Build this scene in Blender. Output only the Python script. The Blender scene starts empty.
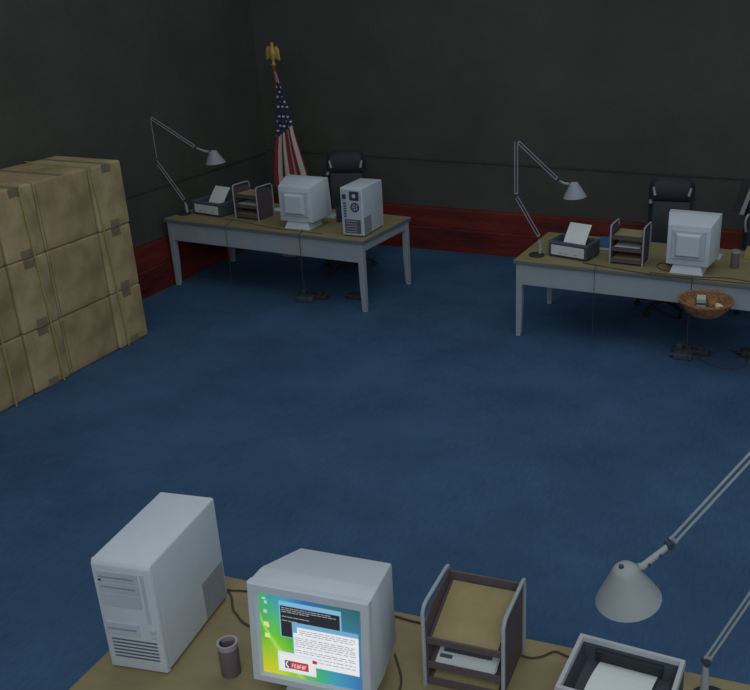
import bpy, bmesh, math, random
from mathutils import Vector, Matrix
random.seed(7)
C = bpy.context.scene.collection
PI = math.pi
V = Vector

# ------------------------------------------------------------------ materials
ILL = 0.34
def lin(c):
    c /= 255.0
    return c / 12.92 if c <= 0.04045 else ((c + 0.055) / 1.055) ** 2.4
def alb(r, g, b, k=ILL):
    return tuple(min(0.9, lin(v) / k) for v in (r, g, b))

class NT:
    def __init__(s, name):
        s.m = bpy.data.materials.new(name); s.m.use_nodes = True
        s.t = s.m.node_tree; s.n = s.t.nodes; s.l = s.t.links
        s.b = s.n['Principled BSDF']
    def add(s, typ, **kw):
        n = s.n.new(typ)
        for k, v in kw.items(): setattr(n, k, v)
        return n
    def put(s, sock, v):
        if isinstance(v, bpy.types.NodeSocket): s.l.new(v, sock)
        elif isinstance(v, (tuple, list)) and len(v) == 3 and sock.type == 'RGBA': sock.default_value = (*v, 1)
        else: sock.default_value = v
    def math(s, op, a, b=0.0, c=0.0):
        n = s.add('ShaderNodeMath', operation=op)
        for i, v in enumerate((a, b, c)): s.put(n.inputs[i], v)
        return n.outputs[0]
    def mix(s, f, a, b):
        n = s.add('ShaderNodeMix', data_type='RGBA')
        s.put(n.inputs[0], f); s.put(n.inputs[6], a); s.put(n.inputs[7], b)
        return n.outputs[2]
    def ramp(s, f, stops):
        n = s.add('ShaderNodeValToRGB'); s.put(n.inputs[0], f)
        e = n.color_ramp.elements
        while len(e) < len(stops): e.new(0.5)
        for x, (p, c) in zip(e, stops):
            x.position = p; x.color = (*c, 1)
        return n.outputs[0]
    def coord(s, scale=(1, 1, 1), kind='Object'):
        t = s.add('ShaderNodeTexCoord'); m = s.add('ShaderNodeMapping')
        m.inputs['Scale'].default_value = scale
        s.l.new(t.outputs[kind], m.inputs[0]); return m.outputs[0]
    def noise(s, vec, scale, detail=3, rough=0.55):
        n = s.add('ShaderNodeTexNoise'); n.inputs['Scale'].default_value = scale
        n.inputs['Detail'].default_value = detail; n.inputs['Roughness'].default_value = rough
        s.l.new(vec, n.inputs['Vector']); return n.outputs['Fac']
    def bump(s, h, strength=0.2, dist=0.01):
        n = s.add('ShaderNodeBump'); n.inputs['Strength'].default_value = strength
        n.inputs['Distance'].default_value = dist
        s.put(n.inputs['Height'], h); s.l.new(n.outputs[0], s.b.inputs['Normal'])

def plain(name, col, rough=0.6, metal=0.0, var=0.06, nscale=9.0, spec=0.3):
    t = NT(name)
    f = t.noise(t.coord(), nscale)
    d = tuple(c * (1 - var) for c in col); u = tuple(min(1, c * (1 + var)) for c in col)
    t.put(t.b.inputs['Base Color'], t.ramp(f, [(0.3, d), (0.7, u)]))
    t.b.inputs['Roughness'].default_value = rough; t.b.inputs['Metallic'].default_value = metal
    t.b.inputs['Specular IOR Level'].default_value = spec
    return t.m

def emit(name, rgb, k=1.0):
    t = NT(name)
    c = tuple(lin(v) for v in rgb)
    t.put(t.b.inputs['Base Color'], (0.01, 0.01, 0.01))
    t.put(t.b.inputs['Emission Color'], c); t.b.inputs['Emission Strength'].default_value = k
    t.b.inputs['Roughness'].default_value = 0.4
    return t.m

def mat_carpet():
    t = NT('blue_carpet')
    v = t.coord((1, 1, 1)); big = t.noise(v, 1.3, 4, 0.6)
    st = t.noise(t.coord((9, 1.6, 1)), 6.0, 4, 0.7); fine = t.noise(v, 140, 2, 0.6)
    a = t.math('MULTIPLY', big, 0.5); a = t.math('MULTIPLY_ADD', st, 0.35, a); a = t.math('MULTIPLY_ADD', fine, 0.25, a)
    d = alb(30, 47, 68); u = alb(42, 65, 90)
    t.put(t.b.inputs['Base Color'], t.ramp(a, [(0.38, d), (0.70, u)]))
    t.b.inputs['Roughness'].default_value = 0.95; t.b.inputs['Specular IOR Level'].default_value = 0.05
    t.bump(fine, 0.4, 0.01); return t.m

def mat_wall(name, c, k):
    t = NT(name); v = t.coord(); f = t.noise(v, 1.2, 5, 0.6); g = t.noise(v, 30, 3)
    a = t.math('MULTIPLY_ADD', g, 0.25, t.math('MULTIPLY', f, 0.75))
    d = tuple(x * 0.86 for x in alb(*c, k)); u = tuple(x * 1.14 for x in alb(*c, k))
    t.put(t.b.inputs['Base Color'], t.ramp(a, [(0.35, d), (0.65, u)]))
    t.b.inputs['Roughness'].default_value = 0.85; t.b.inputs['Specular IOR Level'].default_value = 0.1
    t.bump(g, 0.08, 0.01); return t.m

def mat_wood(name, dark, light, scale, stretch, rough=0.5):
    t = NT(name); v = t.coord(stretch)
    f = t.noise(v, scale, 5, 0.65); g = t.noise(v, scale * 5, 3, 0.6)
    a = t.math('MULTIPLY_ADD', g, 0.3, t.math('MULTIPLY', f, 0.7))
    t.put(t.b.inputs['Base Color'], t.ramp(a, [(0.33, dark), (0.68, light)]))
    t.b.inputs['Roughness'].default_value = rough; t.b.inputs['Specular IOR Level'].default_value = 0.25
    return t.m

def mat_card(name, c):
    t = NT(name); v = t.coord(); f = t.noise(v, 3.2, 4, 0.55); g = t.noise(t.coord((14, 14, 1.2)), 5, 3)
    a = t.math('MULTIPLY_ADD', g, 0.15, t.math('MULTIPLY', f, 0.85))
    b = alb(*c, 0.26); d = tuple(x * 0.68 for x in b); u = tuple(min(.9, x * 1.16) for x in b)
    t.put(t.b.inputs['Base Color'], t.ramp(a, [(0.34, d), (0.64, u)]))
    t.b.inputs['Roughness'].default_value = 0.85; t.b.inputs['Specular IOR Level'].default_value = 0.1
    t.bump(f, 0.15, 0.02); return t.m

def mat_flag():
    t = NT('flag_cloth')
    st = t.add('ShaderNodeUVMap', uv_map='st'); xz = t.add('ShaderNodeUVMap', uv_map='xz')
    a = t.add('ShaderNodeSeparateXYZ'); t.l.new(st.outputs[0], a.inputs[0])
    b = t.add('ShaderNodeSeparateXYZ'); t.l.new(xz.outputs[0], b.inputs[0])
    s, tt = a.outputs[0], a.outputs[1]; x, z = b.outputs[0], b.outputs[1]
    stripe = t.math('GREATER_THAN', t.math('FRACT', t.math('MULTIPLY', s, 4.2)), 0.5)
    red = alb(74, 26, 34, .26); white = alb(108, 104, 102, .26); blue = alb(24, 29, 48, .26)
    col = t.mix(stripe, red, white)
    # canton: the upper part of the cloth
    can = t.math('GREATER_THAN', t.math('MULTIPLY_ADD', s, -0.16, z), 1.40)
    can = t.math('MULTIPLY', can, t.math('LESS_THAN', z, 2.02))
    cs = 0.047
    row = t.math('DIVIDE', z, cs * 1.15)
    off = t.math('MULTIPLY', t.math('FLOORED_MODULO', t.math('FLOOR', row), 2.0), 0.5)
    fx = t.math('SUBTRACT', t.math('FRACT', t.math('ADD', t.math('DIVIDE', x, cs * 1.2), off)), 0.5)
    fz = t.math('SUBTRACT', t.math('FRACT', row), 0.5)
    r = t.math('SQRT', t.math('ADD', t.math('MULTIPLY', fx, fx), t.math('MULTIPLY', fz, fz)))
    star = t.math('LESS_THAN', r, 0.22)
    col = t.mix(can, col, t.mix(star, blue, white))
    t.put(t.b.inputs['Base Color'], col)
    t.b.inputs['Roughness'].default_value = 0.85; t.b.inputs['Specular IOR Level'].default_value = 0.1
    return t.m

def mat_wallpaper():
    t = NT('screen_wallpaper')
    u = t.add('ShaderNodeUVMap', uv_map='uv'); a = t.add('ShaderNodeSeparateXYZ'); t.l.new(u.outputs[0], a.inputs[0])
    x, y = a.outputs[0], a.outputs[1]            # y: 0 top, 1 bottom
    L = lambda *c: tuple(lin(v) for v in c)
    top = t.ramp(x, [(0.0, L(60, 170, 90)), (0.10, L(50, 150, 150)), (0.25, L(60, 150, 190)), (0.45, L(48, 100, 180)), (0.68, L(45, 105, 120)), (1.0, L(45, 95, 98))])
    mid = t.ramp(x, [(0.0, L(80, 175, 50)), (0.15, L(95, 190, 50)), (0.35, L(50, 165, 60)), (0.7, L(60, 140, 140)), (1.0, L(60, 120, 170))])
    bot = t.ramp(x, [(0.0, L(205, 195, 35)), (0.2, L(190, 205, 40)), (0.4, L(110, 185, 50)), (0.58, L(60, 175, 110)), (0.75, L(60, 150, 185)), (1.0, L(55, 110, 170))])
    c = t.mix(t.math('SMOOTH_MIN', t.math('MULTIPLY', y, 2.0), 1.0, 0.1), top, mid)
    c = t.mix(t.math('MAXIMUM', t.math('MULTIPLY_ADD', y, 2.0, -1.0), 0.0), c, bot)
    # bright sweeping streak of the wallpaper
    cv = t.math('SUBTRACT', y, t.math('ADD', 0.28, t.math('MULTIPLY', t.math('POWER', x, 0.7), 1.35)))
    k = t.math('MAXIMUM', t.math('SUBTRACT', 1.0, t.math('MULTIPLY', t.math('ABSOLUTE', cv), 14.0)), 0.0)
    c = t.mix(t.math('MULTIPLY', k, 0.5), c, L(200, 230, 120))
    t.put(t.b.inputs['Base Color'], (0.01, 0.01, 0.01)); t.put(t.b.inputs['Emission Color'], c)
    t.b.inputs['Emission Strength'].default_value = 1.0
    return t.m

M = {}
M['carpet'] = mat_carpet()
M['wall'] = mat_wall('dark_grey_wall', (35, 37, 35), 0.20)
M['rail'] = plain('dark_rail', alb(27, 29, 28, .2), 0.85)
M['red_wood_back'] = mat_wood('red_wood', alb(27, 9, 9, .2), alb(60, 19, 15, .2), 1.6, (0.7, 0.7, 4.0), 0.6)
M['laminate'] = mat_wood('beige_laminate', alb(84, 78, 58), alb(93, 87, 65), 2.2, (1, 5, 1), 0.6)
M['edge'] = plain('grey_edge_band', alb(56, 61, 60, .25), 0.6)
M['steel'] = plain('pale_painted_steel', alb(84, 92, 99, .25), 0.55, var=.04)
M['plastic'] = plain('pale_grey_plastic', alb(128, 138, 148, .36), 0.55, var=.03)
M['plastic_panel'] = plain('grey_plastic_panel', alb(116, 126, 136, .36), 0.55, var=.05)
M['plastic_line'] = plain('grey_groove', alb(86, 95, 103, .36), 0.6, var=.03)
M['vent'] = plain('grey_vent', alb(90, 96, 101, .34), 0.6, var=.06, nscale=40)
M['dark_vent'] = plain('dark_vent', alb(50, 58, 68, .33), 0.7)
M['fan'] = plain('fan_dark', alb(30, 37, 48, .3), 0.6)
M['black'] = plain('black_plastic', alb(24, 27, 30, .3), 0.5)
M['slate'] = plain('slate_plastic', alb(38, 46, 54, .3), 0.55)
M['rim'] = plain('grey_printer_rim', alb(116, 122, 130, .36), 0.55)
M['recess'] = plain('dark_recess', alb(64, 70, 78, .3), 0.6)
M['printer_panel'] = plain('printer_panel', alb(112, 118, 124, .26), 0.6, var=.08, nscale=25)
M['paper'] = plain('white_paper', alb(142, 152, 166, .36), 0.8, var=.02)
M['manila'] = plain('manila_paper', alb(92, 86, 63, .34), 0.8, var=.08, nscale=12)
M['mauve'] = plain('dark_mauve_mesh', alb(50, 45, 49, .28), 0.65, var=.1, nscale=60)
M['rim_shaded'] = plain('rim_shaded', alb(50, 60, 70, .34), 0.6)  # shaded copy of the printer rim: darker tone painted for the far desks
M['dark_panel'] = plain('charcoal_frame', alb(22, 24, 24, .2), 0.7)
M['wire'] = plain('grey_wire', alb(92, 100, 108, .30), 0.45, 0.0)
M['lamp'] = plain('grey_lamp_enamel', alb(94, 102, 107, .34), 0.5, var=.03)
M['rod'] = plain('grey_lamp_rods', alb(88, 98, 104, .34), 0.45)
M['cup'] = plain('mauve_cup', alb(66, 60, 66, .3), 0.6)
M['cuprim'] = plain('grey_cup_rim', alb(98, 98, 106, .32), 0.6)
M['leather'] = plain('black_blue_leather', alb(20, 23, 29, .24), 0.55, var=.12)
M['chrome'] = plain('brushed_chrome', alb(88, 92, 94, .28), 0.45, 0.2)
M['cable'] = plain('dark_cable', alb(40, 38, 34, .3), 0.6)
M['strip'] = plain('dark_brown_plastic', alb(30, 31, 35, .3), 0.6)
M['strip_light'] = plain('charcoal_adapter', alb(38, 46, 54, .3), 0.6)
M['card'] = mat_card('brown_cardboard', (96, 86, 66))
M['card_light'] = mat_card('pale_cardboard', (101, 92, 70))
M['tape'] = plain('dark_parcel_tape', alb(70, 65, 52, .26), 0.8, var=.12)
M['strap'] = plain('yellow_strap', alb(96, 90, 52, .26), 0.7)
M['flag'] = mat_flag()
M['pole'] = mat_wood('brown_pole_wood', alb(52, 28, 14, .22), alb(78, 44, 22, .22), 4, (1, 1, .2))
M['gold'] = plain('dull_gold', alb(100, 86, 50, .24), 0.5, 0.2)
M['wicker'] = mat_wood('orange_wicker', alb(58, 42, 30, .24), alb(92, 68, 48, .24), 30, (1, 1, 1), 0.6)
M['bread'] = plain('brown_crust', alb(80, 58, 38, .26), 0.7, var=.3, nscale=30)
M['cream'] = plain('cream', alb(128, 120, 100, .28), 0.7, var=.08)
M['palegreen'] = plain('pale_green_card', alb(96, 110, 104, .28), 0.6)
M['blue_cover'] = plain('blue_cover', alb(36, 64, 92, .34), 0.6)
M['page'] = plain('pale_pages', alb(120, 128, 130, .3), 0.8)
M['wallpaper'] = mat_wallpaper()
E_ = {k: emit('screen_' + k, c) for k, c in dict(black=(34, 38, 44), frame=(128, 178, 212), white=(226, 228, 232), grey=(150, 154, 160), text=(120, 128, 134),
      bar=(112, 166, 204), pale=(212, 222, 234), red=(178, 52, 66), dark=(92, 76, 82), pink=(236, 190, 196), icon=(214, 222, 150), iconb=(160, 205, 210)).items()}

# ------------------------------------------------------------------ mesh helpers
def obj(name, bm, mat, parent=None, loc=(0, 0, 0), rot=(0, 0, 0), smooth=False):
    bmesh.ops.recalc_face_normals(bm, faces=bm.faces)
    me = bpy.data.meshes.new(name); bm.to_mesh(me); bm.free()
    me.materials.append(mat)
    if smooth:
        for p in me.polygons: p.use_smooth = True
        try: me.set_sharp_from_angle(angle=math.radians(38))
        except Exception: pass
    o = bpy.data.objects.new(name, me); C.objects.link(o)
    o.location = loc; o.rotation_euler = rot
    if parent: o.parent = parent
    return o
def thing(name, label, cat, loc=(0, 0, 0), rz=0, group=None):
    o = bpy.data.objects.new(name, None); C.objects.link(o); o.empty_display_size = 0.1
    o.location = loc; o.rotation_euler = (0, 0, rz); o['label'] = label; o['category'] = cat
    if group: o['group'] = group
    return o
def tag(o, label, cat, group=None):
    o['label'] = label; o['category'] = cat
    if group: o['group'] = group
    return o
def struct(o):
    o['kind'] = 'structure'; return o
def box(bm, x0, x1, y0, y1, z0, z1, bev=0.0, seg=2, mtx=None):
    r = bmesh.ops.create_cube(bm, size=1.0)
    vs = r['verts']
    for v in vs:
        v.co = V((x0 + (v.co.x + .5) * (x1 - x0), y0 + (v.co.y + .5) * (y1 - y0), z0 + (v.co.z + .5) * (z1 - z0)))
    if bev > 0:
        es = list({e for v in vs for e in v.link_edges})
        rr = bmesh.ops.bevel(bm, geom=es, offset=bev, segments=seg, affect='EDGES', profile=0.5)
        vs = [v for v in rr['verts']] + [v for v in vs if v.is_valid]
        vs = list({v for v in vs if v.is_valid})
    if mtx is not None:
        for v in vs: v.co = mtx @ v.co
    return vs
def B(x0, x1, y0, y1, z0, z1, bev=0.0, seg=2):
    bm = bmesh.new(); box(bm, x0, x1, y0, y1, z0, z1, bev, seg); return bm
def tube(bm, pts, r, n=8, cap=True):
    pts = [V(p) for p in pts]; rings = []
    t0 = (pts[1] - pts[0]).normalized()
    up = V((0, 0, 1)) if abs(t0.z) < .9 else V((1, 0, 0))
    a = t0.cross(up).normalized()
    for i, p in enumerate(pts):
        if i == 0: t = t0
        elif i == len(pts) - 1: t = (pts[i] - pts[i - 1]).normalized()
        else: t = ((pts[i] - pts[i - 1]).normalized() + (pts[i + 1] - pts[i]).normalized()).normalized()
        a = (a - t * a.dot(t)).normalized(); b = t.cross(a)
        rr = r[i] if isinstance(r, (list, tuple)) else r
        rings.append([bm.verts.new(p + (a * math.cos(2 * PI * k / n) + b * math.sin(2 * PI * k / n)) * rr) for k in range(n)])
    for q, w in zip(rings, rings[1:]):
        for k in range(n): bm.faces.new((q[k], q[(k + 1) % n], w[(k + 1) % n], w[k]))
    if cap:
        bm.faces.new(rings[0][::-1]); bm.faces.new(rings[-1])
def T(pts, r, n=8):
    bm = bmesh.new(); tube(bm, pts, r, n); return bm
def spline(pts, k=6):
    pts = [V(p) for p in pts]; P = [pts[0]] + pts + [pts[-1]]; out = []
    for i in range(1, len(P) - 2):
        for j in range(k):
            t = j / k; p0, p1, p2, p3 = P[i - 1:i + 3]
            out.append(0.5 * ((2 * p1) + (p2 - p0) * t + (2 * p0 - 5 * p1 + 4 * p2 - p3) * t * t + (3 * p1 - p0 - 3 * p2 + p3) * t ** 3))
    out.append(pts[-1]); return out
def lathe(bm, prof, n=24, mtx=None, capb=True, capt=True):
    rings = []
    for r, z in prof:
        ring = []
        for k in range(n):
            a = 2 * PI * k / n; co = V((r * math.cos(a), r * math.sin(a), z))
            ring.append(bm.verts.new(mtx @ co if mtx is not None else co))
        rings.append(ring)
    for q, w in zip(rings, rings[1:]):
        for k in range(n): bm.faces.new((q[k], q[(k + 1) % n], w[(k + 1) % n], w[k]))
    if capb: bm.faces.new(rings[0][::-1])
    if capt: bm.faces.new(rings[-1])
def LT(prof, n=24, mtx=None, capb=True, capt=True):
    bm = bmesh.new(); lathe(bm, prof, n, mtx, capb, capt); return bm
def loft(sections, bev=0.0):
    """sections: list of lists of points (same count) -> closed solid"""
    bm = bmesh.new(); R = [[bm.verts.new(p) for p in s] for s in sections]; n = len(R[0])
    for q, w in zip(R, R[1:]):
        for k in range(n): bm.faces.new((q[k], q[(k + 1) % n], w[(k + 1) % n], w[k]))
    bm.faces.new(R[0][::-1]); bm.faces.new(R[-1])
    bmesh.ops.recalc_face_normals(bm, faces=bm.faces)
    if bev: bmesh.ops.bevel(bm, geom=bm.edges[:], offset=bev, segments=2, affect='EDGES', profile=.5)
    return bm
def dup(root, loc, rz, label=None, group=None):
    r = root.copy(); C.objects.link(r); r.location = loc; r.rotation_euler = (0, 0, rz)
    if label: r['label'] = label
    if group: r['group'] = group
    for ch in list(root.children):
        c = ch.copy(); C.objects.link(c); c.parent = r
        for g in list(ch.children):
            d = g.copy(); C.objects.link(d); d.parent = c
    return r

# ------------------------------------------------------------------ camera (pinhole fitted to the photograph)
F, CX, CY = 904.246, 504.104, 360.773
PIT, YAW, H = 0.40470, -0.31032, 3.1575
cam_d = bpy.data.cameras.new('camera'); cam = bpy.data.objects.new('camera', cam_d); C.objects.link(cam)
cam.location = (0, 0, H); cam.rotation_euler = (PI / 2 - PIT, 0, -YAW)
cam_d.sensor_fit = 'HORIZONTAL'; cam_d.sensor_width = 36; cam_d.lens = F / 750 * 36
cam_d.shift_x = (375 - CX) / 750; cam_d.shift_y = (CY - 345) / 750
cam_d.clip_start = 0.05; cam_d.clip_end = 100
bpy.context.scene.camera = cam

# ------------------------------------------------------------------ setting
XL, YB = -6.45, 10.165          # wall planes
XT, YT = -6.37, 10.085          # foot of the baseboards
struct(obj('floor', B(-6.7, 6.5, -3.0, 10.5, -0.1, 0.0), M['carpet']))
struct(obj('wall_left', B(XL - .15, XL, -3.0, YB + .15, 0, 4.4), M['wall']))
struct(obj('wall_back', B(XL, 6.5, YB, YB + .15, 0, 4.4), M['wall']))
def board_profile(along, fixed, wall, a0, a1):
    """lower upright board + sloping upper board; prism along x (back) or y (left)"""
    s = 1
    bm = bmesh.new()
    d = lambda t: fixed + (wall - fixed) * t
    for prof in ([(d(0), 0), (d(0), .27), (d(.22), .285), (d(1), .285), (d(1), 0)],
                 [(d(.15), .287), (d(.15), .30), (d(.42), .505), (d(.55), .53), (d(1), .53), (d(1), .287)]):
        R = []
        for a in (a0, a1):
            R.append([bm.verts.new((a, p, z) if along == 'x' else (p, a, z)) for p, z in prof])
        n = len(prof)
        for k in range(n): bm.faces.new((R[0][k], R[0][(k + 1) % n], R[1][(k + 1) % n], R[1][k]))
        bm.faces.new(R[0]); bm.faces.new(R[1][::-1])
    return bm
struct(obj('baseboard_left', board_profile('y', XT, XL, -3.0, YT), M['red_wood_back']))
struct(obj('baseboard_back', board_profile('x', YT, YB, XT, 6.5), M['red_wood_back']))
struct(obj('trim_1', B(XL, XL + .010, -3.0, YB, 1.045, 1.068, .003), M['rail']))
struct(obj('trim_2', B(XL + .010, 6.5, YB - .010, YB, 1.085, 1.108, .003), M['rail']))

# ------------------------------------------------------------------ desks
def make_desk(label, loc, rz, W=2.4275, D=1.04, Hh=0.75, group='office desks'):
    t = thing('office_desk', label, 'desk', loc, rz, group)
    top = obj('desktop', B(.004, W - .004, .004, D - .004, Hh - .034, Hh, .003), M['laminate'], t)
    bm = bmesh.new()
    e = .010
    box(bm, 0, W, 0, e, Hh - .036, Hh - .004, .003); box(bm, 0, W, D - e, D, Hh - .036, Hh - .004, .003)
    box(bm, 0, e, e, D - e, Hh - .036, Hh - .004, .003); box(bm, W - e, W, e, D - e, Hh - .036, Hh - .004, .003)
    obj('edge_band', bm, M['edge'], top)
    zt = Hh - .037
    obj('apron_panel', B(.03, W - .03, .022, .042, zt - .20, zt, .004), M['steel'], t)
    obj('side_rail', B(.022, .042, .06, D - .06, zt - .085, zt, .004), M['steel'], t)
    obj('side_rail', B(W - .042, W - .022, .06, D - .06, zt - .085, zt, .004), M['steel'], t)
    obj('front_rail', B(.06, W - .06, D - .042, D - .022, zt - .085, zt, .004), M['steel'], t)
    for x, y, sx, sy in ((.02, .018, 1, 1), (W - .02, .018, -1, 1), (.02, D - .018, 1, -1), (W - .02, D - .018, -1, -1)):
        q = lambda a, z: [(x, y, z), (x + sx * a, y, z), (x + sx * a, y + sy * a, z), (x, y + sy * a, z)]
        lg = obj('leg', loft([q(.060, zt), q(.058, .3), q(.048, .02)], .004), M['steel'], t)
        obj('foot_cap', B(min(x, x + sx * .046) + .002, max(x, x + sx * .046) - .002, min(y, y + sy * .046) + .002, max(y, y + sy * .046) - .002, 0, .021, .004), M['rim'], lg)
    return t
A1, A2, A3 = -0.0659, -0.0460, 0.0108
P1, P2 = (-6.3623, 7.9166), (-2.353, 7.6129)
make_desk('long pale steel desk with beige top in front of the flag, far left', (*P1, 0), A1)
make_desk('long pale steel desk with beige top at far right, wicker basket on its apron', (*P2, 0), A2)
W3 = 2.485
d3o = V((-2.302, 1.6823, 0)); R3 = Matrix.Rotation(A3, 4, 'Z')
make_desk('nearest desk, beige top along the bottom edge, holding the lit computer screen', tuple(d3o + R3 @ V((W3, 1.0405, 0))), A3 + PI, W3)
def on(desk, x, y, z=0.75):
    p, a = ((P1, A1), (P2, A2))[desk - 1]
    return V((p[0] + math.cos(a) * x - math.sin(a) * y, p[1] + math.sin(a) * x + math.cos(a) * y, z))

# ------------------------------------------------------------------ computer towers (local: front +y, rear -y)
def make_tower(label, loc, rz, plug):
    w, d, h = .236, .474, .487
    t = thing('computer_tower', label, 'computer', loc, rz, 'computer towers')
    obj('case', B(-w / 2, w / 2, -d / 2, d / 2 - .02, .012, h, .010, 3), M['plastic'], t, smooth=True)
    for sx in (-1, 1):
        for sy in (-1, 1): obj('rubber_foot', B(sx * .085 - .015, sx * .085 + .015, sy * .18 - .02, sy * .18 + .02, 0, .014, .003), M['fan'], t)
    # front bezel with chamfered top
    y0, y1 = d / 2 - .022, d / 2
    sec = lambda y, ins, zt: [(-w / 2 + ins, y, .006 + ins), (w / 2 - ins, y, .006 + ins), (w / 2 - ins, y, zt), (-w / 2 + ins, y, zt)]
    f = obj('front_bezel', loft([sec(y0, 0, h), sec(y0 + .010, 0, h - .003), sec(y1, .004, h - .018)], .004), M['plastic'], t, smooth=True)
    X = lambda u: w / 2 - .008 - u * (w - .016)          # u: 0 = left for someone facing the front
    Z = lambda v: h - .018 - v * (h - .035)
    def slab(u0, u1, v0, v1, dep=.004, bev=.0015): return B(X(u1), X(u0), y1 - .003, y1 + dep, Z(v1), Z(v0), bev)
    for v0, v1 in ((.05, .145), (.155, .25), (.26, .385)):
        dr = obj('drive_cover', slab(.06, .79, v0, v1), M['plastic_panel'], f)
    obj('drive_slot', slab(.10, .72, .19, .20, .006, 0), M['plastic_line'], f)
    obj('drive_slot', slab(.10, .72, .095, .105, .006, 0), M['plastic_line'], f)
    obj('drive_button', slab(.09, .13, .125, .138, .008, 0), M['fan'], f)
    obj('floppy_drive', slab(.04, .66, .55, .67), M['plastic_panel'], f)
    obj('drive_slot', slab(.08, .60, .602, .614, .006, 0), M['plastic_line'], f)
    obj('side_strip', slab(.84, .90, .05, .52, .002, 0), M['plastic_panel'], f)
    obj('power_button', slab(.86, .95, .58, .615, .007), M['plastic_panel'], f)
    obj('reset_button', slab(.87, .94, .64, .66, .007), M['plastic_panel'], f)
    for k in range(6):
        v = .715 + k * .035
        obj('vent_slot', slab(.10, .93, v, v + .012, .002, 0), M['dark_vent'], f)
    # side vents, low and to the rear on both faces
    for s in (-1, 1):
        sv = obj('side_vent', B(min(s * w / 2 - .002, s * w / 2 + .0015), max(s * w / 2 - .002, s * w / 2 + .0015), -d / 2 + .015, -d / 2 + .176, .022, .195), M['vent'], t)
        bm = bmesh.new()
        for k in range(9):
            yy = -d / 2 + .028 + k * .017; q = s * (w / 2 + .0018)
            box(bm, min(q, q + s * .001), max(q, q + s * .001), yy, yy + .005, .03, .187)
        obj('vent_fins', bm, M['plastic_line'], sv)
    # rear face
    yr = -d / 2
    rp = obj('rear_panel', B(-w / 2 + .012, w / 2 - .012, yr - .003, yr + .004, .025, h - .02, .001), M['plastic_panel'], t)
    fan = obj('power_supply_fan', B(-.018, .082, yr - .008, yr, .365, .455, .006), M['fan'], rp)
    mx = Matrix.Translation((.032, yr - .008, .41)) @ Matrix.Rotation(PI / 2, 4, 'X')
    obj('fan_hub', LT([(.020, 0), (.020, .006), (.014, .008)], 16, mx), M['plastic_panel'], fan)
    mx = Matrix.Translation((.036, yr - .003, .30)) @ Matrix.Rotation(PI / 2, 4, 'X')
    bm = bmesh.new(); lathe(bm, [(.046, 0), (.046, .006), (.034, .006), (.034, 0)], 24, mx, False, False)
    for k in range(5):
        a = k * 2 * PI / 5; c, s = math.cos(a), math.sin(a)
        tube(bm, [mx @ V((c * .008, s * .008, .003)), mx @ V((c * .040, s * .040, .003))], .005, 6)
    obj('case_fan', bm, M['fan'], rp)
    bm = bmesh.new()
    for k in range(6): box(bm, -.088, -.056, yr - .007, yr, .195 + k * .026, .195 + k * .026 + .016, .001)
    obj('port_block', bm, M['dark_vent'], rp)
    es = obj('expansion_bay', B(-.085, .088, yr - .004, yr, .035, .175), M['dark_vent'], rp)
    bm = bmesh.new()
    for k in range(5): box(bm, -.072, .050, yr - .008, yr - .003, .048 + k * .026, .048 + k * .026 + .010, .001)
    obj('slot_covers', bm, M['vent'], rp)
    if plug: obj('power_plug', B(-.085, -.055, yr - .035, yr, .385, .425, .005), M['fan'], t)
    return t
make_tower('pale computer tower seen from behind on the far left desk, dark fan grilles', (-4.1, 8.1156, .75), 0.0101, True)
make_tower('large pale computer tower with front drive bays standing at left end of nearest desk', (-2.1400, 2.352, .75), 0.1118 + PI, False)

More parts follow.
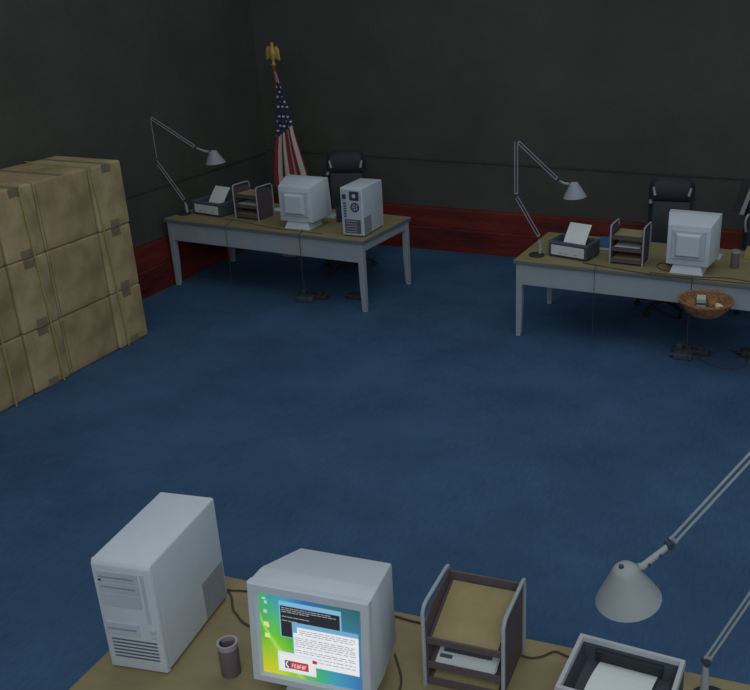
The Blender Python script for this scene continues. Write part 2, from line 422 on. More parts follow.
# ------------------------------------------------------------------ CRT monitors (local: screen +y)
TILT = 5.0
def make_monitor(label, loc, rz, lit):
    w, yf, yb, zb, zt = .452, .155, -.155, .090, .488
    R_ = Matrix.Rotation(math.radians(TILT), 3, 'X'); pv = V((0, yf, zt))
    tl = lambda L: [pv + R_ @ (V(q) - pv) for q in L]
    t = thing('computer_monitor', label, 'monitor', loc, rz, 'box monitors')
    rect = lambda y, hw, z0, z1: [(-hw, y, z0), (hw, y, z0), (hw, y, z1), (-hw, y, z1)]
    obj('casing', loft([tl(rect(yf - .016, w / 2 - .0008, zb + .0008, zt - .0008)), rect(.058, w / 2 - .004, zb + .004, zt - .002), rect(yb, .183, .078, .430)], .007), M['plastic'], t, smooth=True)
    # front bezel: a frame round the tube
    bm = bmesh.new(); hw = w / 2
    so = [(-hw, zb), (hw, zb), (hw, zt), (-hw, zt)]
    su0, su1, sz0, sz1 = -.188, .188, .125, .448
    si = [(su0, sz0), (su1, sz0), (su1, sz1), (su0, sz1)]
    def ring(pts, y): return [bm.verts.new((x, y, z)) for x, z in pts]
    r0 = ring(so, yf - .032); r1 = ring(so, yf - .006); r1b = ring([(x * .985, zb + .004 + (z - zb) * .98) for x, z in so], yf)
    r2 = ring([(x * 1.05, z + (.008 if z > .3 else -.008)) for x, z in si], yf); r3 = ring(si, yf - .014); r4 = ring(si, yf - .032)
    for a, b in ((r0, r1), (r1, r1b), (r1b, r2), (r2, r3), (r3, r4), (r4, r0)):
        for k in range(4): bm.faces.new((a[k], a[(k + 1) % 4], b[(k + 1) % 4], b[k]))
    bz = obj('bezel', bm, M['plastic'], t)
    obj('power_button', B(-.14, -.115, yf - .002, yf + .005, .09, .102, .002), M['plastic_panel'], bz)
    # rear boss
    rb = obj('rear_cover', loft([rect(yb + .004, .15, .125, .395), rect(yb - .012, .142, .135, .385)], .003), M['plastic_panel'], t)
    obj('rear_boss', loft([rect(yb - .010, .112, .155, .365), rect(yb - .045, .095, .172, .35)], .006), M['plastic'], rb)
    bs = obj('base', loft([[(-.145, -.165, 0), (.145, -.165, 0), (.145, .12, 0), (-.145, .12, 0)], [(-.140, -.16, .014), (.140, -.16, .014), (.140, .115, .014), (-.140, .115, .014)],
                      [(-.115, -.125, .085), (.115, -.125, .085), (.115, .10, .085), (-.115, .10, .085)]], .003), M['plastic'], t)
    # screen
    ys = yf - .0135
    Xs = lambda u: su1 - u * (su1 - su0); Zs = lambda v: sz1 - v * (sz1 - sz0)
    bm = bmesh.new(); uv = bm.loops.layers.uv.new('uv')
    vs = [bm.verts.new((Xs(u), ys + dy, Zs(v))) for dy in (0, -.012) for u, v in ((0, 0), (1, 0), (1, 1), (0, 1))]
    f = bm.faces.new(vs[:4]); bm.faces.new(vs[4:][::-1])
    for k in range(4): bm.faces.new((vs[k], vs[(k + 1) % 4], vs[4 + (k + 1) % 4], vs[4 + k]))
    bm.faces.ensure_lookup_table()
    for fa in bm.faces:
        for l in fa.loops:
            l[uv].uv = ((su1 - l.vert.co.x) / (su1 - su0), (sz1 - l.vert.co.z) / (sz1 - sz0))
    sc = obj('screen', bm, M['wallpaper'], t)
    for ch in t.children:
        if ch.name.split('.')[0] in ('bezel', 'screen'):
            ch.rotation_euler = (math.radians(TILT), 0, 0); ch.location = pv - R_ @ pv
    if not lit: return t
    sc['label'] = 'lit screen showing a green and blue desktop with open windows'
    lay = [0]
    def pane(name, mat, *rects):
        lay[0] += 1; y = ys + lay[0] * .0005; bm = bmesh.new()
        for u0, u1, v0, v1 in rects: box(bm, Xs(u1), Xs(u0), y - .0002, y + .0002, Zs(v1), Zs(v0))
        return obj(name, bm, E_[mat], sc)
    pane('command_window_frame', 'frame', (.20, .82, .055, .50))
    pane('command_window', 'black', (.212, .805, .11, .49))
    rng = random.Random(3)
    rects = []
    for v in (.128, .152, .176, .235, .285):
        u = .225
        end = {.128: .72, .152: .77, .176: .50, .235: .50, .285: .38}[v]
        while u < end:
            l = rng.uniform(.02, .06); rects.append((u, min(end, u + l), v, v + .009)); u += l + .008
    pane('command_text', 'grey', *rects)
    pane('document_window_frame', 'bar', (.325, .985, .29, .82))
    pane('document_page', 'white', (.375, .985, .345, .45), (.335, .985, .42, .815))
    rects = []
    for v in (.375, .40, .425, .475, .50, .525, .55, .58, .63, .655, .70, .74):
        u = .40 if v < .43 else .35
        while u < .94:
            l = rng.uniform(.02, .07); rects.append((u, min(.95, u + l), v, v + .006)); u += l + rng.uniform(.008, .02)
    pane('document_text', 'text', *rects)
    pane('dialog_window', 'pale', (.165, .55, .685, .935))
    pane('dialog_panel', 'white', (.185, .53, .72, .905))
    pane('logo_badge', 'red', (.235, .475, .785, .885))
    pane('logo_emblem_ground', 'dark', (.235, .29, .785, .885))
    # white curved emblem and slanted white letters of the badge
    lay[0] += 1; y = ys + lay[0] * .0005
    bm = bmesh.new()
    arc = [(.268, .795), (.254, .81), (.25, .832), (.256, .852), (.272, .872)]
    tube(bm, spline([(Xs(u), y, Zs(v)) for u, v in arc], 3), .0022, 5)
    obj('logo_emblem', bm, E_['white'], sc)
    bm = bmesh.new()
    def stroke(u0, v0, u1, v1): tube(bm, [(Xs(u0), y, Zs(v0)), (Xs(u1), y, Zs(v1))], .0014, 4)
    for k in range(6):
        u = .307 + k * .026
        stroke(u, .86, u + .006, .815)
        if k in (0, 1, 3, 5): stroke(u + .006, .815, u + .019, .815)
        if k in (1, 2, 4): stroke(u, .86, u + .014, .86)
        if k in (0, 1, 3, 4): stroke(u + .003, .838, u + .016, .838)
        if k in (2, 4): stroke(u + .014, .86, u + .02, .815)
    obj('logo_letters', bm, E_['pink'], sc)
    pane('red_mark', 'red', (.52, .565, .72, .76))
    pane('desktop_icon', 'iconb', (.04, .075, .035, .06), (.06, .09, .075, .11))
    pane('desktop_icon', 'iconb', (.05, .085, .185, .225))
    pane('desktop_icon', 'icon', (.045, .095, .335, .385), (.07, .10, .36, .40))
    pane('desktop_icon', 'icon', (.05, .10, .475, .53))
    return t
make_monitor('pale box monitor seen from behind on the far left desk, next to the tower', (-4.776, 8.1182, .75), -.0086, False)
make_monitor('pale box monitor seen from behind on the far right desk, above the wicker basket', (-.7864, 7.8127, .75), -.048, False)
make_monitor('pale box monitor with lit colourful screen on the nearest desk', (-1.4040, 2.324, .75), .0422 + PI, True)

# ------------------------------------------------------------------ printers (local rear -y)
def make_printer(label, loc, rz, rim='rim_shaded', d=.271):
    w, h = .395, .152
    t = thing('printer', label, 'printer', loc, rz, 'desktop printers')
    bm = bmesh.new()
    def rg(hx, hy, z, oy=0): return [bm.verts.new(p) for p in ((-hx, -hy + oy, z), (hx, -hy + oy, z), (hx, hy + oy, z), (-hx, hy + oy, z))]
    R = [rg(w / 2 - .012, d / 2 - .012, 0), rg(w / 2, d / 2, .02), rg(w / 2 - .003, d / 2 - .003, h - .010),
         rg(w / 2 - .018, d / 2 - .018, h - .012), rg(w / 2 - .040, d / 2 - .034, h - .085)]
    for a, b in zip(R, R[1:]):
        for k in range(4): bm.faces.new((a[k], a[(k + 1) % 4], b[(k + 1) % 4], b[k]))
    bm.faces.new(R[0][::-1]); bm.faces.new(R[-1])
    body = obj('body', bm, M['slate'], t)
    # raised rim round the open top
    bm = bmesh.new()
    q = [rg(w / 2 + .001, d / 2 + .001, h - .022), rg(w / 2 - .002, d / 2 - .002, h), rg(w / 2 - .017, d / 2 - .017, h), rg(w / 2 - .020, d / 2 - .020, h - .018)]
    for a, b in zip(q, q[1:] + q[:1]):
        for k in range(4): bm.faces.new((a[k], a[(k + 1) % 4], b[(k + 1) % 4], b[k]))
    obj('rim', bm, M[rim], t)
    obj('paper_slot', B(-.125, .125, -d / 2 + .022, -d / 2 + .040, h - .078, h - .030, .003), M['black'], body)
    rp = obj('rear_panel', B(-w / 2 + .03, w / 2 - .03, -d / 2 - .004, -d / 2 + .006, .026, .116, .003), M['printer_panel'], t)
    bm = bmesh.new()
    for x in (-.09, -.02, .07): box(bm, x, x + .03, -d / 2 - .006, -d / 2 - .003, .045, .052)
    obj('rear_marks', bm, M['vent'], rp)
    fo = obj('output_tray', loft([[(-.13, d / 2 - .02, .022), (.13, d / 2 - .02, .022), (.13, d / 2 - .02, .034), (-.13, d / 2 - .02, .034)],
                                  [(-.12, d / 2 + .05, .018), (.12, d / 2 + .05, .018), (.12, d / 2 + .05, .026), (-.12, d / 2 + .05, .026)]], .002), M['rim'], t)
    obj('control_panel', B(.10, .17, d / 2 - .004, d / 2 + .004, .06, .11, .003), M['rim'], t)
    return t
def sheet(name, pts, mat, th=.0012, parent=None):
    """thin quad sheet through a grid of rows of points"""
    bm = bmesh.new(); R = [[bm.verts.new(p) for p in row] for row in pts]
    for a, b in zip(R, R[1:]):
        for k in range(len(a) - 1): bm.faces.new((a[k], a[k + 1], b[k + 1], b[k]))
    bmesh.ops.recalc_face_normals(bm, faces=bm.faces)
    bmesh.ops.solidify(bm, geom=bm.faces[:], thickness=th)
    return obj(name, bm, mat, parent)
def printer_paper(label, loc, rz, x0=-.105, x1=.105, rise=.135, run=.20, y0=-.062):
    rows = []
    for k in range(7):
        s = k / 6; rows.append([(x0 + (x1 - x0) * j / 4, y0 + run * s, .077 + rise * s + .012 * math.sin(PI * s)) for j in range(5)])
    o = sheet('paper_sheet', rows, M['paper']); o.location = loc; o.rotation_euler = (0, 0, rz)
    return tag(o, label, 'paper', 'sheets standing in the printers')
PR = [((-5.962, 8.291, .75), -.17), ((-1.8579, 7.9138, .75), -.2265), ((-.3666, 2.5043, .75), -.07 + PI)]
pl = ['dark slate printer with white sheet beside the lamp on far left desk', 'dark slate printer with white sheet beside the lamp on far right desk',
      'open-topped printer with pale rim at right on the nearest desk']
ql = ['white sheet standing up out of the printer on far left desk', 'white sheet standing up out of the printer on far right desk', 'white sheet lying in the open printer on the nearest desk']
make_printer(pl[0], *PR[0]); make_printer(pl[1], *PR[1]); make_printer(pl[2], V(PR[2][0]) + V((0, -.014, 0)), PR[2][1], 'rim', .30)
printer_paper(ql[0], *PR[0], x0=-.06, x1=.15, rise=.20, run=.165); printer_paper(ql[1], *PR[1], x0=-.095, x1=.125, rise=.205, run=.165)
printer_paper(ql[2], *PR[2], rise=.05, run=.235, y0=-.098, x0=-.11, x1=.105)

# ------------------------------------------------------------------ letter trays (three shelves, wire side frames)
def make_tray(label, loc, rz, zs=(.018, .122, .226), tilt=0.0):
    w, d, h = .301, .272, .352
    t = thing('letter_tray', label, 'letter tray', loc, rz, 'three-tier letter trays')
    for i, z in enumerate(zs):
        bm = bmesh.new(); a, b = w / 2 - .012, d / 2 - .006
        box(bm, -a, a, -b, b, z, z + .006)
        box(bm, -a, a, -b, -b + .006, z + .006, z + (.048 if tilt else .040)); box(bm, -a, a, b - .006, b, z + .006, z + .026)
        for v in bm.verts: v.co.z += tilt * (.5 - v.co.y / d)
        obj('tray_shelf', bm, M['mauve'], t)
    for s in (-1, 1):
        x = s * (w / 2 - .009)
        prof = [(-d / 2 + .008, .006), (d / 2 - .008, .006), (d / 2 - .008, .285), (d / 2 - .05, .318), (-d / 2 + .008, .335)]
        bm = bmesh.new(); A = [bm.verts.new((x - .003, y, z)) for y, z in prof]; Bv = [bm.verts.new((x + .003, y, z)) for y, z in prof]
        bm.faces.new(A); bm.faces.new(Bv[::-1])
        for k in range(5): bm.faces.new((A[k], A[(k + 1) % 5], Bv[(k + 1) % 5], Bv[k]))
        obj('side_panel', bm, M['mauve'], t)
        x = s * (w / 2 - .001); y0, y1 = -d / 2, d / 2
        pts = [(x, y1, 0), (x, y1, h - .025), (x, y1 - .018, h - .004), (x, y1 - .04, h), (x, y0 + .03, h), (x, y0 + .008, h - .006), (x, y0, h - .03), (x, y0, 0)]
        obj('wire_frame', T(pts, .0075, 8), M['wire'], t, smooth=True)
    return t
TR = [((-5.4659, 8.2816, .75), -.10), ((-1.3334, 7.8904, .75), -.067), ((-.9192, 2.5162, .75), .017 + PI)]
tn = ['far left desk', 'far right desk', 'nearest desk']
for (loc, rz), n in zip(TR, tn):
    near = n == 'nearest desk'; zs = (.006, .078, .188) if near else (.018, .122, .226); tl = .095 if near else 0.0
    make_tray('dark mauve three-tier letter tray with grey wire sides on the ' + n, loc, rz, zs, tl)
    for z, mat, wd, nm in ((zs[0], 'manila', .25, 'bottom'), (zs[1], 'paper', .235, 'middle'), (zs[2], 'manila', .25, 'top')):
        z += .0065
        hgt = (.012 if mat == 'manila' else .006) if near else .034
        bm = bmesh.new()
        if mat == 'paper':
            y0, y1 = -.115, .118
            prof = [(-wd / 2, 0), (.085, 0), (.108, .006), (.120, .028)] if near else [(-wd / 2, 0), (wd / 2, 0)]
            A = []
            for y in (y0, y1):
                A.append([bm.verts.new((x * (1 if n == 'nearest desk' else 1), y, zz)) for x, zz in prof] + [bm.verts.new((x, y, zz + hgt)) for x, zz in prof[::-1]])
            k = len(A[0])
            for j in range(k): bm.faces.new((A[0][j], A[0][(j + 1) % k], A[1][(j + 1) % k], A[1][j]))
            bm.faces.new(A[0]); bm.faces.new(A[1][::-1])
            if n == 'nearest desk':
                for v in bm.verts: v.co.x *= -1
        else: box(bm, -wd / 2, wd / 2, -.118, .118, 0, hgt, .002)
        for v in bm.verts: v.co.z += tl * (.5 - v.co.y / .272)
        o = obj('paper_stack' if mat == 'paper' else 'manila_stack', bm, M[mat], None, V(loc) + V((0, 0, z)), (0, 0, rz))
        tag(o, ('white papers on the middle shelf' if mat == 'paper' else 'tan manila papers on the %s shelf' % nm) + ' of the letter tray on ' + n, 'papers',
            'papers in the letter trays')
        if mat == 'paper' and n == 'nearest desk':
            bm = bmesh.new()
            box(bm, -.085, .10, .045, .068, hgt + .0004, hgt + .0010); box(bm, .06, .108, .078, .092, hgt + .0004, hgt + .0010)
            for v in bm.verts: v.co.z += tl * (.5 - v.co.y / .272)
            obj('printed_band', bm, M['dark_vent'], o)

# ------------------------------------------------------------------ desk lamps
def make_lamp(label, base, th, J, tilt=0.0):
    t = thing('desk_lamp', label, 'lamp', base, th, 'jointed desk lamps')
    p = lambda s, z, o=0: V((s, o, z))
    obj('base', LT([(.070, 0), (.073, .004), (.072, .012), (.062, .020), (.012, .026)], 28, Matrix.Translation((-.032, 0, 0))), M['black'], t, smooth=True)
    (a0, a1), (b0, b1), (c0, c1), (e0, e1), (n0, n1), (s0, s1) = J
    obj('post', T([p(0, .02), p(0, a1 * .55), p(a0, a1 - .02)], [.017, .016, .010], 10), M['lamp'], t, smooth=True)
    def arm(A, Bp):
        A, Bp = V(A), V(Bp); d = (Bp - A).normalized(); nrm = V((-d.z, 0, d.x)); bm = bmesh.new()
        A2, B2 = A + d * .012, Bp - d * .012
        for k in (-1, 1): tube(bm, [A2 + nrm * k * .0125, B2 + nrm * k * .0125], .0048, 6)
        for q in (A2, B2): tube(bm, [q - nrm * .016, q + nrm * .016], .0065, 6)
        return obj('arm', bm, M['rod'], t, smooth=True)
    def joint(s, z, r=.012):
        bm = T([p(s, z, -.016), p(s, z, .016)], r, 12); return obj('joint', bm, M['fan'], t, smooth=True)
    arm(p(a0, a1), p(b0, b1)); arm(p(b0, b1 + .015), p(c0, c1)); arm(p(c0 + .012, c1), p(e0, e1))
    joint(a0, a1 - .005); joint(b0, b1); joint(c0, c1); joint(e0 + .006, e1 - .006)
    top = p(s0, s1)
    nk = p(n0, n1); st = p(e0 + .012, e1 - .012)
    obj('neck', T([st, nk, top + V((-.045, 0, -.012))], [.010, .013, .012], 10), M['lamp'], t, smooth=True)
    for k in (.35, .8):
        q = st + (nk - st) * k
        obj('screw', T([q + V((0, -.017, 0)), q + V((0, .017, 0))], .005, 8), M['fan'], t)
    mx = Matrix.Translation(top) @ Matrix.Rotation(tilt, 4, 'Y')
    prof = [(.012, .004), (.030, .001), (.041, -.010), (.047, -.024), (.078, -.078), (.107, -.132), (.104, -.134), (.074, -.08), (.042, -.028), (.012, -.010)]
    sh = obj('shade', LT(prof, 32, mx), M['lamp'], t, smooth=True)
    bm = LT([(.008, .010), (.008, -.002)], 10, Matrix.Translation(top) @ Matrix.Rotation(tilt, 4, 'Y') @ Matrix.Translation((.012, .0, 0)))
    obj('shade_screw', bm, M['fan'], sh)
    obj('bulb', LT([(.012, -.012), (.014, -.04), (.026, -.075), (.020, -.10), (.006, -.108)], 16, mx), M['cream'], sh, smooth=True)
    return t
make_lamp('grey jointed desk lamp on the far left desk, leaning over the printer', (-6.237, 8.163, .75), .44,
          [(-.010, .150), (-.248, .585), (-.250, 1.03), (.173, .717), (.259, .673), (.352, .675)], -.08)
make_lamp('grey jointed desk lamp on the far right desk, leaning over the printer', (-2.157, 7.817, .75), .40,
          [(-.010, .180), (-.226, .558), (-.228, 1.047), (.147, .706), (.205, .668), (.298, .674)], -.10)
make_lamp('large grey desk lamp hanging its shade over the printer on the nearest desk', (-.085, 2.59, .75), .68 + PI,
          [(.004, .20), (-.235, .562), (-.165, 1.068), (.190, .738), (.290, .672), (.353, .688)], .16)

# ------------------------------------------------------------------ pen cups
def make_cup(label, loc, mat='cup', h=.165, r=.040):
    t = thing('pen_cup', label, 'pen cup', loc, 0, 'pen cups')
    obj('cup_body', LT([(r - .004, 0), (r, .006), (r + .001, h - .02), (r - .005, h - .02), (r - .006, .008), (.004, .006)], 24), M[mat], t, smooth=True)
    obj('cup_rim', LT([(r + .001, h - .021), (r + .002, h), (r - .006, h), (r - .005, h - .021)], 24, None, False, False), M['cuprim' if mat == 'cup' else 'fan'], t, smooth=True)
    return t
make_cup('mauve pen cup with pale rim between tower and lit monitor on nearest desk', (-1.782, 2.215, .75), 'cup', .145, .036)
make_cup('mauve pen cup right of the monitor on the far right desk', (-.408, 7.985, .75), 'cup', .16, .037)
make_cup('dark cup just left of the tower on the far left desk', (-4.50, 8.38, .75), 'fan')
tag(obj('pen', T([(-1.798, 2.208, .7575), (-1.812, 2.214, .892)], .0045, 8), M['fan']), 'short dark pen leaning in the pen cup on the nearest desk', 'pen')

# ------------------------------------------------------------------ keyboards, mouse, papers, book
def make_keyboard(label, loc, rz):
    t = thing('keyboard', label, 'keyboard', loc, rz, 'pale keyboards')
    w, d = .44, .155
    sec = lambda x: [(x, -d / 2, 0), (x, d / 2, 0), (x, d / 2, .014), (x, -d / 2, .026)]
    obj('keyboard_body', loft([sec(-w / 2), sec(w / 2)], .003), M['plastic'], t)
    bm = bmesh.new()
    for r in range(5):
        for c in range(15):
            x = -w / 2 + .02 + c * .0275; y = -d / 2 + .018 + r * .025; z = .0255 - .012 * (r * .025 + .018) / d
            box(bm, x, x + .022, y, y + .020, z - .004, z + .005, 0)
    obj('keys', bm, M['plastic_panel'], t)
    return t
make_keyboard('pale keyboard half hidden behind the monitor on the far left desk', (-4.842, 8.555, .75), A1)
make_keyboard('pale keyboard half hidden behind the monitor on the far right desk', (-.765, 8.265, .75), A2)
bm = bmesh.new(); bmesh.ops.create_uvsphere(bm, u_segments=20, v_segments=12, radius=1)
for v in bm.verts: v.co = V((v.co.x * .033, v.co.y * .055, max(0, v.co.z) * .032))
bmesh.ops.remove_doubles(bm, verts=bm.verts, dist=.0002)
tag(obj('computer_mouse', bm, M['page'], None, (-1.986, 1.975, .7505), (0, 0, .3), True), 'small pale rounded mouse in front of the tower, cut by the bottom edge', 'mouse')
rows = [[(-.10 + .05 * j, -.07 + .035 * k, .0015 + .012 * (j / 4) ** 2 * (k / 4)) for j in range(5)] for k in range(5)]
o = sheet('loose_paper', rows, M['paper']); o.location = (-5.42, 8.62, .7512); o.rotation_euler = (0, 0, .35)
tag(o, 'loose white paper between letter tray and monitor on the far left desk', 'paper')
t = thing('blue_book', 'thick blue-covered book lying between printer and letter tray on far right desk', 'book', (-1.585, 8.34, .75), -.05)
obj('pages', B(-.145, .145, -.176, .174, .004, .030), M['page'], t)
bm = bmesh.new(); box(bm, -.15, .15, -.18, .18, .030, .036, .001); box(bm, -.15, .15, -.18, .18, 0, .004, .001); box(bm, -.15, -.146, -.18, .18, .004, .030)
obj('cover', bm, M['blue_cover'], t)
tag(obj('manila_folder_stack', B(-.13, .13, -.14, .14, 0, .055, .004), M['manila'], None, (-.215, 8.40, .75), (0, 0, A2)), 'tan stack at the right picture edge behind the far right pen cup', 'papers')

# ------------------------------------------------------------------ office chairs (local: front -y, faces the desk)
def make_chair(label, loc, rz, bar=False):
    t = thing('office_chair', label, 'chair', loc, rz, 'black office chairs')
    for k in range(5):
        a = 2 * PI * k / 5 + .3; c, s = math.cos(a), math.sin(a)
        lg = obj('base_leg', T([(c * .03, s * .03, .115), (c * .18, s * .18, .10), (c * .29, s * .29, .075)], [.026, .022, .016], 8), M['black'], t, smooth=True)
        obj('caster', T([(c * .29 - s * .018, s * .29 + c * .018, .03), (c * .29 + s * .018, s * .29 - c * .018, .03)], .03, 14), M['black'], lg, smooth=True)
    obj('gas_column', T([(0, 0, .09), (0, 0, .42)], [.03, .026], 12), M['black'], t, smooth=True)
    obj('seat', B(-.25, .25, -.25, .25, .42, .52, .04, 4), M['leather'], t, smooth=True)
    def cushion(z0, z1, hw0, hw1, th, top):
        n = 9; secs = []
        for k in range(n):
            f = k / (n - 1); z = z0 + (z1 - z0) * f; e = math.sin(PI * min(1, max(0, f)) ) ** .35 if 0 < f < 1 else .25
            hw = (hw0 + (hw1 - hw0) * f) * (1 if f < .6 or not top else 1 - .28 * ((f - .6) / .4) ** 2); y = .225 + .13 * (z - .5) ; q = th * (.35 + .65 * e)
            secs.append([(-hw, y, z), (-hw * .8, y - q, z), (hw * .8, y - q, z), (hw, y, z), (hw * .8, y + q * .5, z), (-hw * .8, y + q * .5, z)])
        return loft(secs)
    lo = obj('backrest', cushion(.52, 1.055, .215, .225, .07, False), M['leather'], t, smooth=True)
    obj('headrest', cushion(1.065, 1.29, .228, .225, .075, True), M['leather'], t, smooth=True)
    for s in (-1, 1):
        if not bar:
            obj('chrome_bracket', T([(s * .185, .25, 1.20), (s * .165, .235, 1.12)], [.013, .016], 10), M['chrome'], t, smooth=True)
        if bar and s < 0: continue
        ar = obj('armrest', B(min(s * .245, s * .31), max(s * .245, s * .31), -.07, .17, .66, .70, .014, 3), M['black'], t, smooth=True)
        obj('arm_support', T(spline([(s * .24, .12, .44), (s * .285, .11, .50), (s * .285, .07, .665)], 4), .015, 8), M['chrome'] if bar else M['black'], ar, smooth=True)
    if not bar: obj('chrome_knob', T([(-.205, .19, 1.06), (-.205, .255, 1.06)], .016, 10), M['chrome'], t, smooth=True)
    else:
        br = obj('chrome_side_bar', loft([[(-.268 + a, .10 + b, .935) for a, b in ((0, 0), (.045, 0), (.045, .02), (0, .02))], [(-.178 + a, .10 + b, 1.26) for a, b in ((0, 0), (.045, 0), (.045, .02), (0, .02))]], .004), M['chrome'], t)
        obj('side_frame', loft([[(-.335 + a, .125 + b, .96) for a, b in ((0, 0), (.11, 0), (.11, .04), (0, .04))], [(-.262 + a, .125 + b, 1.30) for a, b in ((0, 0), (.14, 0), (.14, .04), (0, .04))]], .006), M['dark_panel'], t)
        obj('chrome_loop', T(spline([(-.17, .08, .95), (-.19, .05, .92), (-.195, .04, .85), (-.18, .05, .78)], 4), .013, 8), M['chrome'], t, smooth=True)
        br['label'] = 'slanted brushed metal bar'
    return t
make_chair('black high-backed office chair behind the far left desk', (-4.80, 9.08, 0), .35)
make_chair('black high-backed office chair behind the far right desk, left of the monitor', (-1.10, 8.78, 0), .15)
make_chair('black chair with slanted metal bar cut by the right picture edge', (-.21, 9.10, 0), .0, True)

# ------------------------------------------------------------------ flag, pole and eagle
FX, FY = -5.76, 9.42
t = thing('flag_pole', 'brown wooden flag pole topped by a gold eagle in the far left corner', 'flag pole', (FX, FY, 0))
EZ = .045
obj('pole_base', LT([(.16, 0), (.16, .02), (.12, .04), (.04, .07), (.025, .12)], 28), M['gold'], t, smooth=True)
obj('pole', T([(0, 0, .06), (0, 0, 2.17 + EZ)], .019, 12), M['pole'], t, smooth=True)
eg = obj('eagle_body', LT([(.022, 2.15 + EZ), (.030, 2.165 + EZ), (.018, 2.18 + EZ), (.014, 2.20 + EZ), (.032, 2.235 + EZ), (.040, 2.28 + EZ), (.034, 2.33 + EZ), (.018, 2.36 + EZ), (.019, 2.385 + EZ), (.010, 2.405 + EZ)], 16), M['gold'], t, smooth=True)
for s in (-1, 1):
    bm = loft([[(s * .015, -.015, 2.34 + EZ), (s * .015, .015, 2.34 + EZ), (s * .02, .012, 2.25 + EZ), (s * .02, -.012, 2.25 + EZ)],
               [(s * .055, -.012, 2.365 + EZ), (s * .055, .012, 2.365 + EZ), (s * .062, .010, 2.22 + EZ), (s * .062, -.010, 2.22 + EZ)],
               [(s * .085, -.006, 2.33 + EZ), (s * .085, .006, 2.33 + EZ), (s * .092, .004, 2.21 + EZ), (s * .092, -.004, 2.21 + EZ)]], .003)
    obj('eagle_wing', bm, M['gold'], eg, smooth=True)
obj('eagle_beak', T([(.005, -.012, 2.388 + EZ), (.012, -.03, 2.382 + EZ)], [.008, .003], 8), M['gold'], eg)
bm = bmesh.new(); st = bm.loops.layers.uv.new('st'); xz = bm.loops.layers.uv.new('xz')
NS, NTt = 40, 48; grid = []
keys = [(2.14, .030, .048), (2.0, .042, .085), (1.8, .034, .150), (1.6, .012, .195), (1.45, -.005, .22), (1.25, -.05, .275), (1.0, -.09, .345), (.80, -.095, .36)]
def edge(z, i):
    for a, b in zip(keys, keys[1:]):
        if a[0] >= z >= b[0]:
            f = (a[0] - z) / (a[0] - b[0]); return a[i] + (b[i] - a[i]) * f
    return keys[-1][i]
info = {}
for j in range(NTt + 1):
    tt = j / NTt; z = 2.14 - 1.34 * tt; row = []
    xl, xr = edge(z, 1), edge(z, 2)
    for i in range(NS + 1):
        s = i / NS; amp = .008 + .022 * min(1, tt * 1.6)
        y = -.045 - amp * (1 + math.sin(2 * PI * 2.6 * s + .8 + tt * .7)) * .7
        if j > NTt - 6: z2 = z + .03 * math.sin(5 * s)
        else: z2 = z
        v = bm.verts.new((xl + (xr - xl) * s, y, z2)); info[v] = (s, tt); row.append(v)
    grid.append(row)
for a, b in zip(grid, grid[1:]):
    for k in range(NS):
        f = bm.faces.new((a[k], a[k + 1], b[k + 1], b[k]))
bmesh.ops.recalc_face_normals(bm, faces=bm.faces)
for f in bm.faces:
    for l in f.loops:
        s, tt = info[l.vert]; l[st].uv = (s, tt); l[xz].uv = (l.vert.co.x + 1, l.vert.co.z)
fl = obj('flag', bm, M['flag'], t, smooth=True)
fl['label'] = 'draped flag of red and white stripes with white stars on dark blue'
md = fl.modifiers.new('thickness', 'SOLIDIFY'); md.thickness = .003

# ------------------------------------------------------------------ cardboard boxes stacked along the left wall
XF, XB = -5.662, -6.355
cols = [('pale', 6.20, 6.60), ('brown', 5.59, 6.20), ('pale', 5.19, 5.59), ('brown', 4.58, 5.19)]
tiers = [(0, .517), (.517, 1.09), (1.09, 1.652)]
cname = ['at the far end of the stack', 'second from the far end', 'third from the far end', 'cut by the left picture edge']
tname = ['bottom', 'middle', 'top']
for ci, (kind, y0, y1) in enumerate(cols):
    for ti, (z0, z1) in enumerate(tiers):
        g = .005; dx = random.uniform(-.010, .004) - (.010 if kind == 'brown' else 0)
        cx, cy = (XF + XB) / 2, (y0 + y1) / 2; hx, hy = (XF - XB) / 2, (y1 - y0) / 2 - g; hz = z1 - z0 - .002
        t = thing('cardboard_box', '%s cardboard box, %s tier, %s' % ('taped tan' if kind == 'pale' else 'wide tan', tname[ti], cname[ci]), 'box',
                  (cx, cy, z0 + .0005), 0, 'stacked cardboard boxes')
        bm = B(-hx, hx + dx, -hy, hy, 0, hz, .018, 3)
        bmesh.ops.subdivide_edges(bm, edges=[e for e in bm.edges if e.calc_length() > .15], cuts=4, use_grid_fill=True)
        for v in bm.verts:
            if v.co.x > hx + dx - .02 and abs(v.co.y) < hy - .03 and .03 < v.co.z < hz - .03:
                v.co.x += .008 * math.cos(v.co.y / hy * PI / 2) * math.sin(v.co.z / hz * PI)
        obj('carton', bm, M['card' if kind == 'brown' else 'card_light'], t, smooth=True)
        xf = hx + dx
        if kind == 'pale':
            for za, zb in ((0.004, .085), (hz - .085, hz - .004)):
                obj('tape_patch', B(xf - .002, xf + .0025, -.055, .055, za, zb, .001), M['tape'], t)
            obj('tape_strip', B(-hx + .02, hx + dx - .006, -.03, .03, hz - .004, hz + .0012), M['tape'], t)
        else:
            obj('tape_strip', B(-hx + .02, hx + dx - .006, -.03, .03, hz - .004, hz + .0012), M['tape'], t)
            obj('flap_shadow_line', B(xf - .004, xf + .001, -hy + .015, -hy + .022, .02, hz - .02), M['tape'], t)  # dark strip stands in for the flap's shadow, drawn in the tape colour
